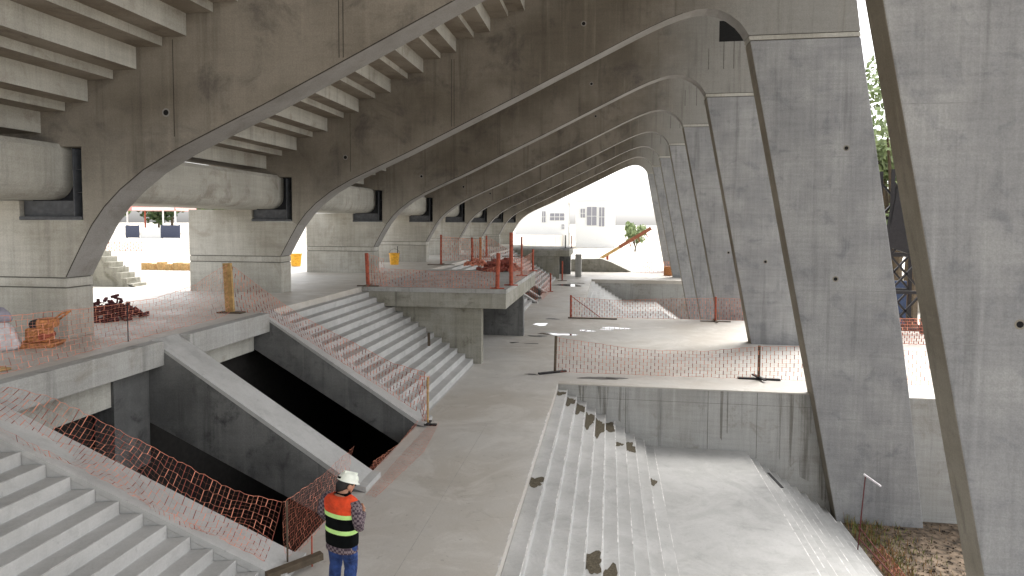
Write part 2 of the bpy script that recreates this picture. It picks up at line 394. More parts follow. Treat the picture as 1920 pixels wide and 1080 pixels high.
# shaft surrounds
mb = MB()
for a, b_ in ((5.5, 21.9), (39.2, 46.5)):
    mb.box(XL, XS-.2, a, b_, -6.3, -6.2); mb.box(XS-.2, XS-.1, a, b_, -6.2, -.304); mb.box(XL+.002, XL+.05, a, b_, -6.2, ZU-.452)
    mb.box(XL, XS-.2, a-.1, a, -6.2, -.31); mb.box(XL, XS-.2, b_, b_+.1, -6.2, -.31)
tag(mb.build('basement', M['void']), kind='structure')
o = thing('edge_beam', 'deep concrete beam along the terrace edge above the two dark openings', 'concrete beam')
MB().box(XT+.02, XT+.3, 6.2, 11.095, ZU-.47, ZU+.004).build('fascia', M['wall'], o, bevel=.015)
MB().box(XT+.02, XT+.3, 11.865, 14.975, ZU-.47, ZU+.004).build('fascia', M['wall'], o, bevel=.015)
MB().box(XT-.35, XT-.1, 6.2, 10.2, ZU-1.05, ZU-.452).build('under_beam', M['precast'], o)
MB().box(XT-.35, XT-.1, 11.9, 14.9, ZU-.95, ZU-.452).build('under_beam', M['precast'], o)
MB().box(XT-.45, XT-.05, 10.205, 11.1, .3, ZU-.452).build('haunch', M['shaft'], o)
o2 = thing('edge_beam', 'distant terrace edge beam above the far pair of openings', 'concrete beam')
MB().box(XT+.02, XT+.3, 40.1, 45.5, ZU-.47, ZU+.004).build('fascia', M['wall'], o2)

# ------------------------------------------------------------------ platforms
def platform(label, ya, yb, yw, yb2):
    o = thing('raised_platform', label, 'platform')
    MB().box(XT+.02, -3.5, ya, yb, ZU-.68, ZU-.15).build('edge_slab', M['stainwall'], o, bevel=.02)
    MB().box(XT+.02, -3.485, ya-.015, yb+.015, ZU-.149, ZU+.002).build('top_slab', M['wall'], o, bevel=.01)
    MB().box(XT+.02, XS+.01, yw, yw+.35, -.1, ZU-.682).build('front_wall', M['stainwall'], o)
    MB().box(-9.0, -3.72, yb2, yb2+.3, 0, ZU-.682).build('rear_wall', M['shaft'], o)
    return o
platform('raised platform with weathered side wall beside the middle stairs', 21.75, 30.6, 22.1, 27.9)
platform('distant raised platform with rust stained side wall', 57.2, 63.5, 57.4, 62.9)
mb = MB(); mb.box(-3.1, -2.55, 59.5, 60.5, 0, 2.1); tag(mb.build('concrete_block_wall', M['wall'], bevel=.03), 'short grey wall standup just right of the distant platform', 'wall')

# ------------------------------------------------------------------ frames
under = [(-10.5,3.9),(-10.38,4.12),(-10.15,4.52),(-9.9,4.93),(-9.62,5.28),(-9.28,5.6),(-8.78,5.97),(-8.12,6.33),(-7.3,6.70),(-6.31,7.14),(-5.4,7.57),
         (-2.74,8.84),(-.1,10.13),(.7,10.52),(1.2,10.75),(1.6,10.92),(2.03,11.07),(2.4,11.16),(2.72,11.18),(3.05,11.12),(3.35,10.97),(3.6,10.77),(3.76,10.57),(3.87,10.38)]
xin = lambda z: 3.87+(10.38-z)*.1945
def xout(z): return 6.86+(10.3-z)*.158 - max(0, (-z+1.0))*.03
topl = lambda x: 7.11+(x+10.42)*.555+.62
frames_group = 'leaning concrete frames of the grandstand'
def make_frame():
    o = thing('concrete_frame', 'x', 'concrete frame', (0, 0, 0), 0, frames_group)
    # pylon: foot below the two joints, shaft above it up to the beam seat
    MB().box(-13.75, -10.5, 0, T, -.5 if False else 2.0, 3.68).build('pylon_base', M['pylon'], o, bevel=.02)
    MB().box(-13.72, -10.53, .025, T-.025, 3.68, 3.705).build('joint', M['groove'], o)
    MB().box(-13.75, -10.5, 0, T, 3.705, 3.875).build('pylon_band', M['pylon'], o, bevel=.008)
    MB().box(-13.72, -10.53, .025, T-.025, 3.875, 3.9).build('joint', M['groove'], o)
    py = [(-13.75,3.9)]+[p for p in under[:5]]+[(-9.62,5.28),(-9.62,5.3)]
    pyl = [(-13.75,3.9),(-10.5,3.9),(-10.38,4.12),(-10.15,4.52),(-9.92,4.9),(-10.1,5.02),(-11.51,5.02),(-11.51,5.40),(-13.75,5.40)]
    q = MB().prism(pyl, 0, T).build('pylon', [M['pylon'], M['soffit']], o)
    for p in q.data.polygons:
        if p.normal.x > .5 and abs(p.normal.y) < .5 and p.center.z < 4.9: p.material_index = 1
    bm_ = [(-9.92,4.9)]+under[4:]+[(6.85,10.38)]
    bm_ += [(6.6,12.2),(6.4,14.0),(5.9,topl(5.9))]
    bm_ += [(5.55,topl(5.55)),(-10.9,topl(-10.9)),(-13.0,7.0),(-13.0,6.47),(-10.1,6.44),(-10.1,5.02)]
    q = MB().prism(bm_, 0, T).build('beam', [M['beam'], M['soffit']], o)
    for p in q.data.polygons:
        if p.normal.z < -.25 and abs(p.normal.y) < .5 and p.center.z > 4.88 and p.center.x > -9.95: p.material_index = 1
    mb = MB()
    for (xa, za), (xb, zb) in zip(under[:-1], under[1:]):
        if xb > 2.3: break
        L_ = math.hypot(xb-xa, zb-za); nx, nz = -(zb-za)/L_, (xb-xa)/L_
        w = .022 if xa < -4 else .014
        mb.quad((xa, -.0025, za), (xb, -.0025, zb), (xb+nx*w, -.0025, zb+nz*w), (xa+nx*w, -.0025, za+nz*w))
    mb.build('formwork_lip', M['lip'], o)
    # bearing pocket: dark back and cheek
    mb = MB(); mb.box(-11.5, -10.12, .30, T-.02, 5.03, 6.48)
    mb.build('bearing_pocket', M['pocket'], o)
    mb = MB(); mb.box(-11.5, -10.115, -.02, .28, 5.025, 5.09); mb.box(-10.3, -10.28, .0, .3, 5.09, 6.4)
    for z in (5.55, 6.0): mb.box(-10.27, -10.11, .05, .3, z, z+.015)
    mb.box(-11.49, -10.31, .09, .12, 5.091, 5.40)
    mb.build('bearing_plate', M['plate'], o)
    # column with joint band at its head
    MB().prism([(xin(10.38)+.03,10.355),(6.82,10.355),(6.82,10.38),(xin(10.38)+.03,10.38)], .03, T-.03).build('joint', M['groove'], o)
    MB().prism([(xin(10.355),10.355),(xin(10.24),10.24),(xout(10.24),10.24),(xout(10.355),10.355)], 0, T).build('column_band', M['pylon'], o)
    MB().prism([(xin(10.24)+.03,10.215),(6.84,10.215),(6.84,10.24),(xin(10.24)+.03,10.24)], .03, T-.03).build('joint', M['groove'], o)
    zs = [10.215, 8, 6, 4, 2, 0, -2, -3.8]
    col = [(xin(z), z) for z in zs]+[(xout(z), z) for z in reversed(zs)]
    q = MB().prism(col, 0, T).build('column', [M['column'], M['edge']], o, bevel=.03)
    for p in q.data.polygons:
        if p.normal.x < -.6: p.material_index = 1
    for z in (6.9, 3.1, -.6): MB().box(xin(z)+.02, xout(z)-.02, -.0025, .0, z, z+.012).build('pour_joint', M['faintjoint'], o)
    # square recess near the knee, its inner shade painted as a black panel; run marks
    MB().box(4.37, 5.35, -.006, .0, 12.46, 13.3).build('recess_shade', M['hole'], o)
    for x in (4.55, 4.95, 3.95): MB().box(x, x+.03, -.004, 0, 11.35, 12.46 if x > 4 else 12.2).build('run_mark', M['groove'], o)
    # tie holes: black discs paint the shade inside
    for x, z in ((-8.28, 7.05), (-.82, 10.9), (6.57, 7.14), (6.38, 3.44)):
        mb = MB(); mb.tube((x, -.004, z), (x, .05, z), .052, n=14); mb.build('tie_hole_shade', M['hole'], o)
        mb = MB()
        rr = [[Vector((x+.0+math.cos(t*math.pi/7)*q, yy, z+math.sin(t*math.pi/7)*q)) for t in range(14)] for q, yy in ((.055,-.003),(.082,-.002))]
        mb.loft(rr, cap=False); mb.build('patched_ring', M['soffit'] if x < 4 else M['edge'], o)
    for xx in (-4.84, -4.76, -8.12): MB().prism([(xx,7.95 if xx > -6 else 6.6),(xx+.014,7.95 if xx > -6 else 6.6),(xx+.014,10 if xx > -6 else 8.4),(xx,10 if xx > -6 else 8.4)], -.003, 0).build('pour_joint', M['lip'], o)
    return o
fl = ['nearest concrete frame, its leaning column filling the right edge',
      'second concrete frame from the front, its column standing against the pit wall',
      'third concrete frame, the first whose leaning column stands on the flat floor',
      'fourth concrete frame counting from the front',
      'fifth concrete frame counting from the front',
      'sixth concrete frame counting from the front',
      'seventh concrete frame, last but one before the bright opening',
      'farthest concrete frame, outlining the bright opening']
f0 = make_frame()
for i in range(8):
    o = f0 if i == 0 else copy_tree(f0)
    o.location = (0, fr(i+1), 0); o['label'] = fl[i]

# ------------------------------------------------------------------ stepped seating decks
def unit_poly(k):
    x, z = -3.63-1.047*k, 10.77-.58*k
    # soffit from the big nose leftwards, then the top surface back
    return [(x, z+.405), (x, z), (x-.5, z), (x-.5, z-.17), (x-1.042, z-.17), (x-1.042, z+.55), (x-.52, z+.55), (x-.52, z+.78), (x-.004, z+.78)]
def make_deck(y0, y1):
    o = thing('seating_deck', 'x', 'seating deck', (0, 0, 0), 0, 'stepped precast seating decks overhead')
    for k in range(-10, 8):
        pl = unit_poly(k)
        if k == 7: pl = [(x, z) for x, z in pl]; pl = [(pl[0][0], pl[0][1]), pl[1], (pl[1][0]-1.05, pl[1][1]), (pl[1][0]-1.05, pl[1][1]+.75), (pl[1][0], pl[1][1]+.75)]
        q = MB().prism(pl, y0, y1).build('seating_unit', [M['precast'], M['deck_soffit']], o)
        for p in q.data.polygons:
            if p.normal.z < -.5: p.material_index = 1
    return o
dl = ['nearest stepped seating deck at the upper left corner, in front of the first frame',
      'stepped seating deck seen between the first and second frames',
      'stepped seating deck seen as a dark sliver between the second and third frames']
d0 = make_deck(.012, S-T-.012)
for i in range(-2, 8):
    o = d0 if i == -2 else copy_tree(d0)
    o.location = (0, fr(i)+T+(S if False else 0), 0)
    # deck i spans from frame i to frame i+1
    o['label'] = dl[i] if 0 <= i < 3 else ('seating deck overhead in the bay behind frame number %d' % i if i > 0 else 'seating deck overhead behind the viewer')
# note: decks at i<0 roof the space behind the viewer

# ------------------------------------------------------------------ rounded spine beams
def rounded(x0, x1, z0, z1, r, n=7):
    p = [(x0, z0), (x1-r, z0)]
    p += [(x1-r+r*math.sin(t*math.pi/2/n), z0+r-r*math.cos(t*math.pi/2/n)) for t in range(1, n+1)]
    p += [(x1, z1-.1), (x1-.06, z1), (x0, z1)]; return p
sb0 = None
bl = ['nearest round bottomed beam at the left edge of the view', 'round bottomed beam ending at the second frame', 'round bottomed beam ending at the third frame',
      'round bottomed beam ending at the fourth frame', 'round bottomed beam ending at the fifth frame', 'round bottomed beam ending at the sixth frame',
      'round bottomed beam ending at the seventh frame', 'farthest round bottomed beam']
for i in range(8):
    if sb0 is None:
        sb0 = MB().prism(rounded(-12.9, -10.52, 5.42, 6.5, .42), 0, S-T+.23).build('spine_beam', M['precast'])
        for p in sb0.data.polygons: p.use_smooth = False
        tag(sb0, '', 'concrete beam', 'round bottomed beams between the pylons'); o = sb0
    else:
        o = sb0.copy(); sc.collection.objects.link(o)
    o.location = (0, fr(i)+T+.03, 0); o['label'] = bl[i]

# ------------------------------------------------------------------ nets and posts
def resample(pts, step):
    pts = [Vector(p) for p in pts]; L = [0]
    for a, b in zip(pts, pts[1:]): L.append(L[-1]+(b-a).length)
    n = max(2, int(L[-1]/step)); out = []
    for i in range(n+1):
        s = L[-1]*i/n; j = 0
        while j < len(pts)-2 and L[j+1] < s: j += 1
        out.append(pts[j].lerp(pts[j+1], (s-L[j])/max(1e-6, L[j+1]-L[j])))
    return out
def net(label, bot, top, rows=9, step=.1, vw=.013, hw=.006, bulge=.06, bdir=(0, -1, 0), dark=.25, seed=1, crumple=.012, group='orange safety nets'):
    r = random.Random(seed); B = resample(bot, step); n = len(B)
    Tt = [Vector(p) for p in top]; TT = resample(top, (sum((b-a).length for a, b in zip(Tt, Tt[1:])))/(n-1)*.9999)
    while len(TT) < n: TT.append(TT[-1])
    TT = TT[:n]; bd = Vector(bdir); g = []
    ph = r.random()*6
    for i in range(n):
        colm = []
        for j in range(rows+1):
            v = j/rows; p = B[i].lerp(TT[i], v)
            p = p+bd*(bulge*math.sin(v*math.pi)*(1+.5*math.sin(i*.23+ph))+crumple*r.uniform(-1, 1))+Vector((0, 0, -.0+crumple*r.uniform(-1, 1)))
            colm.append(p)
        g.append(colm)
    o = MB()
    def strip(a, b, w, across):
        t = across.normalized()*w/2; o.quad(a-t, a+t, b+t, b-t)
    for i in range(n):
        du = (g[min(i+1, n-1)][rows//2]-g[max(i-1, 0)][rows//2])
        for j in range(rows):
            # staggered strands: every other column shifted by half a cell, heavy and light alternating
            o.cur = 1 if r.random() < dark else 0
            a, b = g[i][j], g[i][j+1]
            w = vw*(1.15 if (i+j) % 2 == 0 else .3)
            strip(a, b, w, du)
    for j in range(rows+1):
        for i in range(n-1):
            o.cur = 0; a, b = g[i][j], g[i+1][j]
            dv = g[i][min(j+1, rows)]-g[i][max(j-1, 0)]
            strip(a, b, hw*(1.5 if j in (0, rows) else .85), dv)
            if j < rows:
                strip(a.lerp(g[i][j+1], .5), b.lerp(g[i+1][j+1], .5), hw*.3, dv)
    return tag(o.build('safety_net', [M['net'], M['netdark']]), label, 'safety net', group)
def post(label, x, y, z, h, r=.035, mat='rust', base=.35, lean=(0, 0), cat='post', brace=False, name='net_post'):
    o = thing(name, label, cat, (x, y, z), 0, 'steel net posts')
    MB().tube((0, 0, 0), (lean[0], lean[1], h), r, n=8).build('pole', M[mat], o)
    if base:
        MB().box(-base, base, -.05, .05, 0, .04).box(-.05, .05, -base*.8, base*.8, .041, .075).build('cross_foot', M['darksteel'] if mat != 'rust' else M['rust'] if base < .3 else M['oldwood'], o)
    if brace: MB().tube((.02, 0, h-.05), (brace, 0, .08), .02, n=6).build('brace', M['rust'], o)
    return o
# terrace edge net with timber post
wp = thing('timber_post', 'thick raw timber post holding the orange net at the terrace corner', 'timber post', (-9.45, 14.85, ZU))
MB().bar((0, 0, .03), (-.06, 0, 1.26), .23, .07).build('plank', M['wood'], wp, bevel=.01)
MB().box(-.3, .35, -.12, .12, 0, .03).build('base_board', M['oldwood'], wp)
net('long orange net sagging along the terrace edge above the openings',
    [(-9.0,7.6,ZU+.03),(-9.0,8.6,ZU),(-9.12,10.94,ZU+.01),(-9.2,14.0,ZU+.01),(-9.45,14.9,ZU+.03)],
    [(-9.15,7.6,3.62),(-9.1,8.9,3.52),(-9.15,10.2,3.45),(-9.2,11.86,3.42),(-9.3,13.2,3.55),(-9.35,14.0,3.78),(-9.48,14.85,3.93)], rows=9, step=.095, bulge=.04, bdir=(-1,0,0), seed=2, hw=.006, vw=.010)
post('thin dark rod standing in the terrace edge net', -9.1, 10.95, ZU, .75, .009, 'darksteel', 0)
# net down beside the stairs
net('orange net running down the sloping wall beside the middle stairs',
    [(-9.4,14.98,2.76),(-8.5,15.05,2.62),(-7.2,15.2,1.80),(-5.83,15.3,.95),(-4.75,15.35,.28)],
    [(-9.45,15.0,3.86),(-8.75,15.1,3.32),(-7.7,15.2,2.60),(-6.3,15.3,1.92),(-5.3,15.3,1.45),(-4.5,15.3,1.28)], rows=9, step=.085, vw=.017, hw=.0075, dark=.45, bulge=.06, bdir=(0,-1,.0), seed=3)
net('bunched end of orange net hanging at the foot of the middle stairs',
    [(-4.5,15.05,.06),(-4.38,15.15,.05),(-4.42,15.3,.06)], [(-4.6,15.1,1.25),(-4.36,15.2,1.22),(-4.4,15.4,1.12)], rows=10, step=.03, vw=.016, hw=.006, crumple=.035, dark=.5, seed=4)
post('short timber prop under the bunched net at the foot of the middle stairs', -4.38, 15.12, 0, 1.2, .025, 'wood', .22)
# net over the near sloping wall
b0 = lambda x, d=0: (x, shear(x)+.05+d, K*(XS-x)+.14)
net('orange net slung over the sloping wall above the nearer opening',
    [b0(x) for x in (-8.7,-8,-7,-6,-5,-4.7)],
    [(-8.7,shear(-8.6)+.75,2.75),(-7.87,shear(-7.87)+.80,2.50),(-6.9,shear(-6.9)+.72,1.98),(-6.2,shear(-6.2)+.62,1.62),(-5.3,shear(-5.3)+.5,1.12),(-4.6,8.42,.98)],
    rows=10, step=.075, vw=.010, hw=.0042, bulge=.22, bdir=(0,-.5,-1), seed=5, dark=.45)
net('orange net across the foot of the nearer opening behind the worker',
    [(-4.55,8.45,.03),(-4.62,9.8,.03),(-4.62,11.0,.08)], [(-4.58,8.42,.98),(-4.6,9.6,.86),(-4.6,11.05,.88)], rows=10, step=.07, vw=.010, hw=.005, bdir=(-1,0,0), seed=6, dark=.5)
net('low reddish net across the foot of the farther opening',
    [(-4.64,11.95,-.25),(-4.64,13.4,-.3),(-4.64,14.95,-.2)], [(-4.56,11.9,.28),(-4.56,13.4,.1),(-4.56,14.95,.18)], rows=8, step=.07, vw=.013, hw=.008, dark=.5, bdir=(-1,0,0), seed=7)
post('rusty steel bar at the corner of the nearer opening', -4.53, 8.42, 0, 1.0, .014, 'oldwood', 0)
post('second thin bar standing by the worker at the opening corner', -4.22, 8.55, 0, .45, .012, 'rust', 0)
MB().bar((-4.62,8.0,.12), (-4.1,8.62,.14), .12, .10).build('timber_offcut', M['oldwood'], bevel=.008)
tag(bpy.data.objects['timber_offcut'], 'dark timber offcut lying at the foot of the bars by the worker', 'timber')
net('pink net lying flat on the floor along the foot of the two openings', [(-4.36,11.0,.012),(-4.36,13.4,.012),(-4.34,15.0,.012)], [(-4.15,10.9,.014),(-3.95,13.3,.014),(-4.15,15.3,.014)], rows=6, step=.08, vw=.009, hw=.0045, seed=31, bulge=.02, crumple=.008, bdir=(0,0,1), dark=.1)
# platform nets
post('thick red post at the left end of the platform net', -8.55, 21.9, ZU, 1.2, .07, 'rust', .4, lean=(-.05, 0))
post('thick red post at the right end of the platform net', -3.85, 21.95, ZU, 1.25, .075, 'rust', .25, lean=(.04, 0))
net('orange net between two thick red posts on the platform edge', [(-8.5,21.9,ZU+.02),(-3.85,21.9,ZU+.02)], [(-8.5,21.9,3.55),(-8.2,21.9,3.36),(-6,21.9,3.28),(-4.4,21.9,3.30),(-3.85,21.9,3.5)], rows=8, step=.11, vw=.018, hw=.007, seed=8, bulge=.03)
net('limp piece of orange net hanging from the left platform post', [(-8.5,21.95,ZU+.05),(-7.9,22.0,ZU+.02)], [(-8.52,21.95,3.85),(-8.0,21.98,3.7)], rows=9, step=.1, seed=9, bulge=.05)
post('tall red post at the platform corner', -3.55, 23.2, ZU, 1.95, .07, 'rust', .25)
post('tall thin red post behind the platform corner', -3.75, 27.5, ZU, 1.4, .04, 'rust', .25)
net('orange net along the right edge of the platform', [(-3.6,23.2,ZU+.02),(-3.6,26,ZU+.02),(-3.6,30.4,ZU+.02)], [(-3.58,23.2,3.75),(-3.6,26,3.5),(-3.6,30.4,3.6)], rows=9, step=.1, vw=.02, hw=.01, bdir=(-1,0,0), seed=10, dark=.4)
post('rusty post on the far end of the platform edge', -3.6, 30.4, ZU, 1.05, .05, 'rust', .2)
post('tall rusty post with a wooden foot standing on the terrace', -9.0, 33.7, ZU, 1.65, .06, 'rust', .75)
net('orange net on the terrace behind the platform', [(-8.95,33.7,ZU+.25),(-7.4,34.2,ZU+.3),(-6.4,34.2,ZU+.3)], [(-8.95,33.7,4.25),(-7.4,34.2,4.1),(-6.4,34.2,4.05)], rows=9, step=.11, vw=.022, hw=.012, seed=11)
post('red post right of the terrace net', -7.4, 34.2, ZU, 1.5, .06, 'rust', .35)
post('orange post beside the red one on the terrace', -7.02, 34.6, ZU, 1.5, .065, 'orange', .3)
post('distant red post on the terrace left of the far frames', -8.1, 42, ZU, 1.45, .06, 'rust', .6)
post('distant red post near the far sloping walls', -6.6, 43, ZU, 1.4, .06, 'rust', .6)
def heap(label, name, cx, cy, z, rx, ry, h, n, mat, smin, smax, cat, seed=1):
    r = random.Random(seed); mb = MB()
    for i in range(n):
        t = r.random()*6.283; q = math.sqrt(r.random()); s = r.uniform(smin, smax)
        zz = z+h*(1-q)*r.random()**.6
        p = Vector((cx+rx*q*math.cos(t), cy+ry*q*math.sin(t), zz+s*.3))
        d = Vector((r.uniform(-1,1), r.uniform(-1,1), r.uniform(-.7,.7))).normalized()
        mb.bar(p-d*s, p+d*s, s*r.uniform(.4,.9), s*r.uniform(.3,.8))
    return tag(mb.build(name, mat), label, cat)
heap('dark red heap of rubble behind the terrace net beside the first pylon', 'rubble_heap', -11.75, 13.6, ZU-.02, .75, .8, .62, 240, M['maroon'], .05, .11, 'rubble heap', 3)
heap('crumpled heap of red net and boards on the platform', 'net_heap', -5.2, 30.6, ZU, 1.0, 1.2, .75, 150, M['netdark'], .06, .2, 'net heap', 4)
heap('bright orange crumpled net bundle at the foot of the terrace posts', 'net_heap', -7.1, 34.0, ZU, .7, .4, .5, 120, M['net'], .04, .13, 'net heap', 5)
# mid floor nets
o = post('timber post at the left end of the nearer floor net', -1.75, 21.2, 0, 1.24, .045, 'oldwood', 0, lean=(.03, 0))
MB().bar((-.5,-.35,.03), (.35,.2,.03), .14, .05).build('base_board', M['darksteel'], o)
o = post('timber post at the right part of the nearer floor net', 4.8, 21.35, 0, 1.1, .045, 'oldwood', 0, lean=(.0, 0))
MB().bar((-.65,0,.03), (.65,-.05,.03), .12, .05).bar((-.1,.35,.08), (.1,-.4,.08), .1, .05).build('base_board', M['darksteel'], o)
net('long orange net standing on the floor beyond the nearer pit', [(-1.75,21.2,.04),(1.5,21.25,.03),(4.8,21.3,.03),(6.3,21.3,.03),(10.8,21.4,.03)],
    [(-1.72,21.2,1.2),(-.6,21.22,1.05),(.7,21.25,.9),(1.7,21.25,.85),(3.2,21.28,.88),(4.8,21.3,1.08),(6.3,21.3,1.12),(10.8,21.4,1.05)], rows=8, step=.12, vw=.017, hw=.0065, seed=12, dark=.4, bulge=.03)
post('dark red post with a slanted brace at the left end of the farther floor net', -1.96, 33.6, 0, 1.22, .05, 'rust', 0, brace=1.55)
MB().box(-2.1, .45, 33.5, 33.62, 0, .06).build('base_timber', M['oldwood']); tag(bpy.data.objects['base_timber'], 'dark flat timber lying along the foot of the braced post', 'timber')
post('red post with a dark cross foot in the middle of the farther floor net', 5.4, 33.7, 0, 1.28, .055, 'rust', .75)
net('orange net along the near edge of the farther pit', [(-1.9,33.65,.08),(5.4,33.75,.1),(10,33.8,.1)], [(-1.9,33.65,1.12),(.5,33.7,.98),(2.5,33.7,1.1),(5.4,33.75,1.2),(10,33.8,1.15)], rows=8, step=.13, vw=.022, hw=.009, seed=13, bulge=.03, dark=.45)
# nets around far shafts
net('distant net hanging down the far stairs', [(-8.6,39.6,2.75),(-4.4,39.7,.1)], [(-8.6,39.6,3.7),(-4.4,39.7,1.05)], rows=8, step=.15, vw=.03, hw=.014, seed=14, dark=.4)
net('distant net hanging beyond the far pair of openings', [(-8.6,45.9,2.75),(-4.3,46,.05)], [(-8.6,45.9,3.9),(-4.3,46,1.2)], rows=8, step=.15, vw=.03, hw=.014, seed=15, dark=.4)
net('distant net across the foot of the far openings', [(-4.25,41,.05),(-4.2,46,.05)], [(-4.25,41,.9),(-4.2,46,1.1)], rows=7, step=.15, vw=.03, hw=.014, seed=16, dark=.5, bdir=(-1,0,0))
post('dark red post at the foot of the far openings', -4.2, 46.4, 0, 1.35, .06, 'rust', .2)
post('tall rusty post at the head of the far openings', -6.0, 44, ZU, 1.35, .06, 'rust', .3)
post('pair of thin rods on the distant platform, the left one', -3.95, 58.5, ZU, 1.2, .05, 'darksteel', .5)
post('pair of thin rods on the distant platform, the right one', -3.4, 58.7, ZU, 1.15, .04, 'rust', .5)
post('red post against the rust stained wall of the distant platform', -4.0, 55.5, 0, 1.7, .07, 'rust', .4)
net('far pale net behind the farther pit', [(2.4,66,.05),(8,66,.05)], [(2.4,66,1.15),(8,66,1.15)], rows=6, step=.2, vw=.04, hw=.02, seed=17, dark=.1)
mb = MB(); mb.box(5.2, 6.0, 62.6, 62.9, 0, .9); mb.box(5.25, 5.95, 62.55, 62.599, .1, .8)
tag(mb.build('barrier_board', M['orange'], bevel=.02), 'orange barrier board at the foot of the farthest column', 'barrier')
# low sloping board / chute
ch = thing('loading_chute', 'long orange brown chute propped up in front of the bright far opening', 'chute', (0, 78, 0))
MB().bar((-1.6,0,.40), (4.9,0,4.40), .5, .34).build('trough', M['wood'], ch)
MB().bar((1.2,-.27,2.15), (4.9,-.27,4.45), .05, .42).build('side_board', M['chute'], ch)
for x in (2.4, 3.4, 4.3): MB().bar((x,-.3,.65+(x+1)*.61-.1), (x+.2,-.3,.3+(x+1)*.61-.2), .1, .12).build('bracket', M['chute'], ch)
MB().box(-.35,-.05,-.15,.15,-.03,1.15).build('support_post', M['rust'], ch)
mb = MB().prism([(-3.9,-.03),(2.4,-.03),(.2,1.0),(-.8,1.35),(-3.9,1.25)], 66.5, 68.5)
tag(mb.build('earth_ramp', M['stainwall']), 'low dark ramp at the foot of the far chute', 'ramp')

# ------------------------------------------------------------------ puddles
def blob(mb, cx, cy, rx, ry, z, seed, n=26):
    r = random.Random(seed); k = len(mb.v); ph = [r.random()*6 for _ in range(4)]
    mb.v.append((cx, cy, z))
    for i in range(n):
        t = 2*math.pi*i/n; q = 1+.22*math.sin(2*t+ph[0])+.16*math.sin(3*t+ph[1])+.10*math.sin(5*t+ph[2])+.05*math.sin(8*t+ph[3])
        mb.v.append((cx+rx*q*math.cos(t), cy+ry*q*math.sin(t), z))
    for i in range(n): mb.f.append((k, k+1+i, k+1+(i+1) % n)); mb.m.append(mb.cur)
for i, (x, y, rx, ry, mt) in enumerate(((-.35,20.65,.5,.2,'wetfloor'),(.25,20.75,.3,.16,'wetfloor'),(-2.5,20.82,.22,.1,'wetfloor'),(-3.3,31.3,.4,.35,'water'),(-2.3,28.6,.75,.3,'water'),
        (-3.1,28.0,.35,.25,'wetfloor'),(.3,30.8,.6,.28,'water'),(-1.0,29.8,.35,.2,'water'),(-.1,30.3,.3,.15,'water'),(-3.2,51.5,1.1,.9,'water'),(-2.6,53.5,.6,.4,'water'),(-3.1,26.2,.25,.12,'wetfloor'),(-3.9,26.3,.2,.12,'wetfloor'),(-2.9,33.2,.3,.3,'wetfloor'))):
    mb = MB(); blob(mb, x, y, rx, ry, .004, i+3); tag(mb.build('puddle', M[mt]), kind='structure')

# ------------------------------------------------------------------ loose things on the terrace
def bucket(label, x, y, z, r=.2, h=.42):
    o = thing('yellow_bucket', label, 'bucket', (x, y, z), 0, 'yellow buckets')
    mb = MB(); rings = []
    for zz, rr in ((0, .8), (.05, .82), (h, 1.0), (h+.02, 1.08), (h+.05, 1.08), (h+.05, .95), (h*.9, .9)):
        rings.append([Vector((r*rr*math.cos(t*math.pi/8), r*rr*math.sin(t*math.pi/8), zz)) for t in range(16)])
    mb.loft(rings); mb.build('body', M['yellow'], o)
    mb = MB()
    pts = [Vector((r*1.08*math.cos(t*math.pi/8), 0, h+.0+r*1.0*math.sin(t*math.pi/8))) for t in range(9)]
    for a, b in zip(pts, pts[1:]): mb.tube(a, b, .008, n=5)
    mb.build('handle', M['darksteel'], o)
bucket('yellow bucket on the terrace just right of the second pylon', -16.2, 31.4, ZU, .3, .6)
bucket('yellow bucket with a rod beside it behind the platform net', -11.6, 33.6, ZU, .28, .58)
post('thin rod standing in the floor by the yellow bucket', -11.45, 33.7, ZU, 1.0, .02, 'darksteel', 0)
# orange plate compactor
pc = thing('plate_compactor', 'orange plate compactor behind the net by the first pylon', 'compactor', (-10.3, 10.25, ZU), R(20))
MB().prism([(-.32,.06),(-.26,0),(.26,0),(.32,.06),(.32,.09),(-.32,.09)], -.22, .22).build('base_plate', M['orange'], pc)
MB().box(-.2,.16,-.16,.16,.09,.36).build('engine', M['orange'], pc, bevel=.04)
MB().tube((-.05,-.12,.42),(-.05,.12,.42),.09,n=12).build('air_filter', M['darksteel'], pc)
MB().box(-.02,.26,-.17,.17,.34,.52).build('fuel_tank', M['orange'], pc, bevel=.05)
mb = MB()
for y in (-.17, .17): mb.tube((-.2,y,.12),(.42,y,.62),.018); 
mb.tube((.42,-.17,.62),(.42,.17,.62),.02); mb.build('handle', M['orange'], pc)
MB().tube((.1,-.18,.2),(.1,.18,.2),.07,n=10).build('belt_cover', M['rust'], pc)
sk = thing('cement_sack', 'slumped white sack with violet cloth on top at the left edge', 'sack', (-10.75, 9.85, ZU))
mb = MB(); rings = []
for zz, rr in ((0,.30),(.08,.36),(.22,.33),(.38,.25),(.50,.14),(.56,.10)):
    rings.append([Vector((rr*math.cos(t*math.pi/7)*(1+.1*math.sin(t*2.3+zz*9)), rr*.75*math.sin(t*math.pi/7), zz)) for t in range(14)])
mb.loft(rings); mb.build('bag', M['sack'], sk, smooth=True)
mb = MB(); rings = []
for zz, rr in ((.5,.16),(.56,.19),(.66,.15),(.76,.06)):
    rings.append([Vector((.03+rr*math.cos(t*math.pi/6)*(1+.2*math.sin(t*1.7)), rr*.7*math.sin(t*math.pi/6), zz)) for t in range(12)])
mb.loft(rings); mb.build('cloth', M['purple'], sk, smooth=True)
MB().bar((-9.75,6.9,ZU+.02),(-9.35,8.6,ZU+.02),.45,.03).build('plywood_board', M['wood']); tag(bpy.data.objects['plywood_board'], 'flat pale board lying on the terrace at the left edge', 'board')

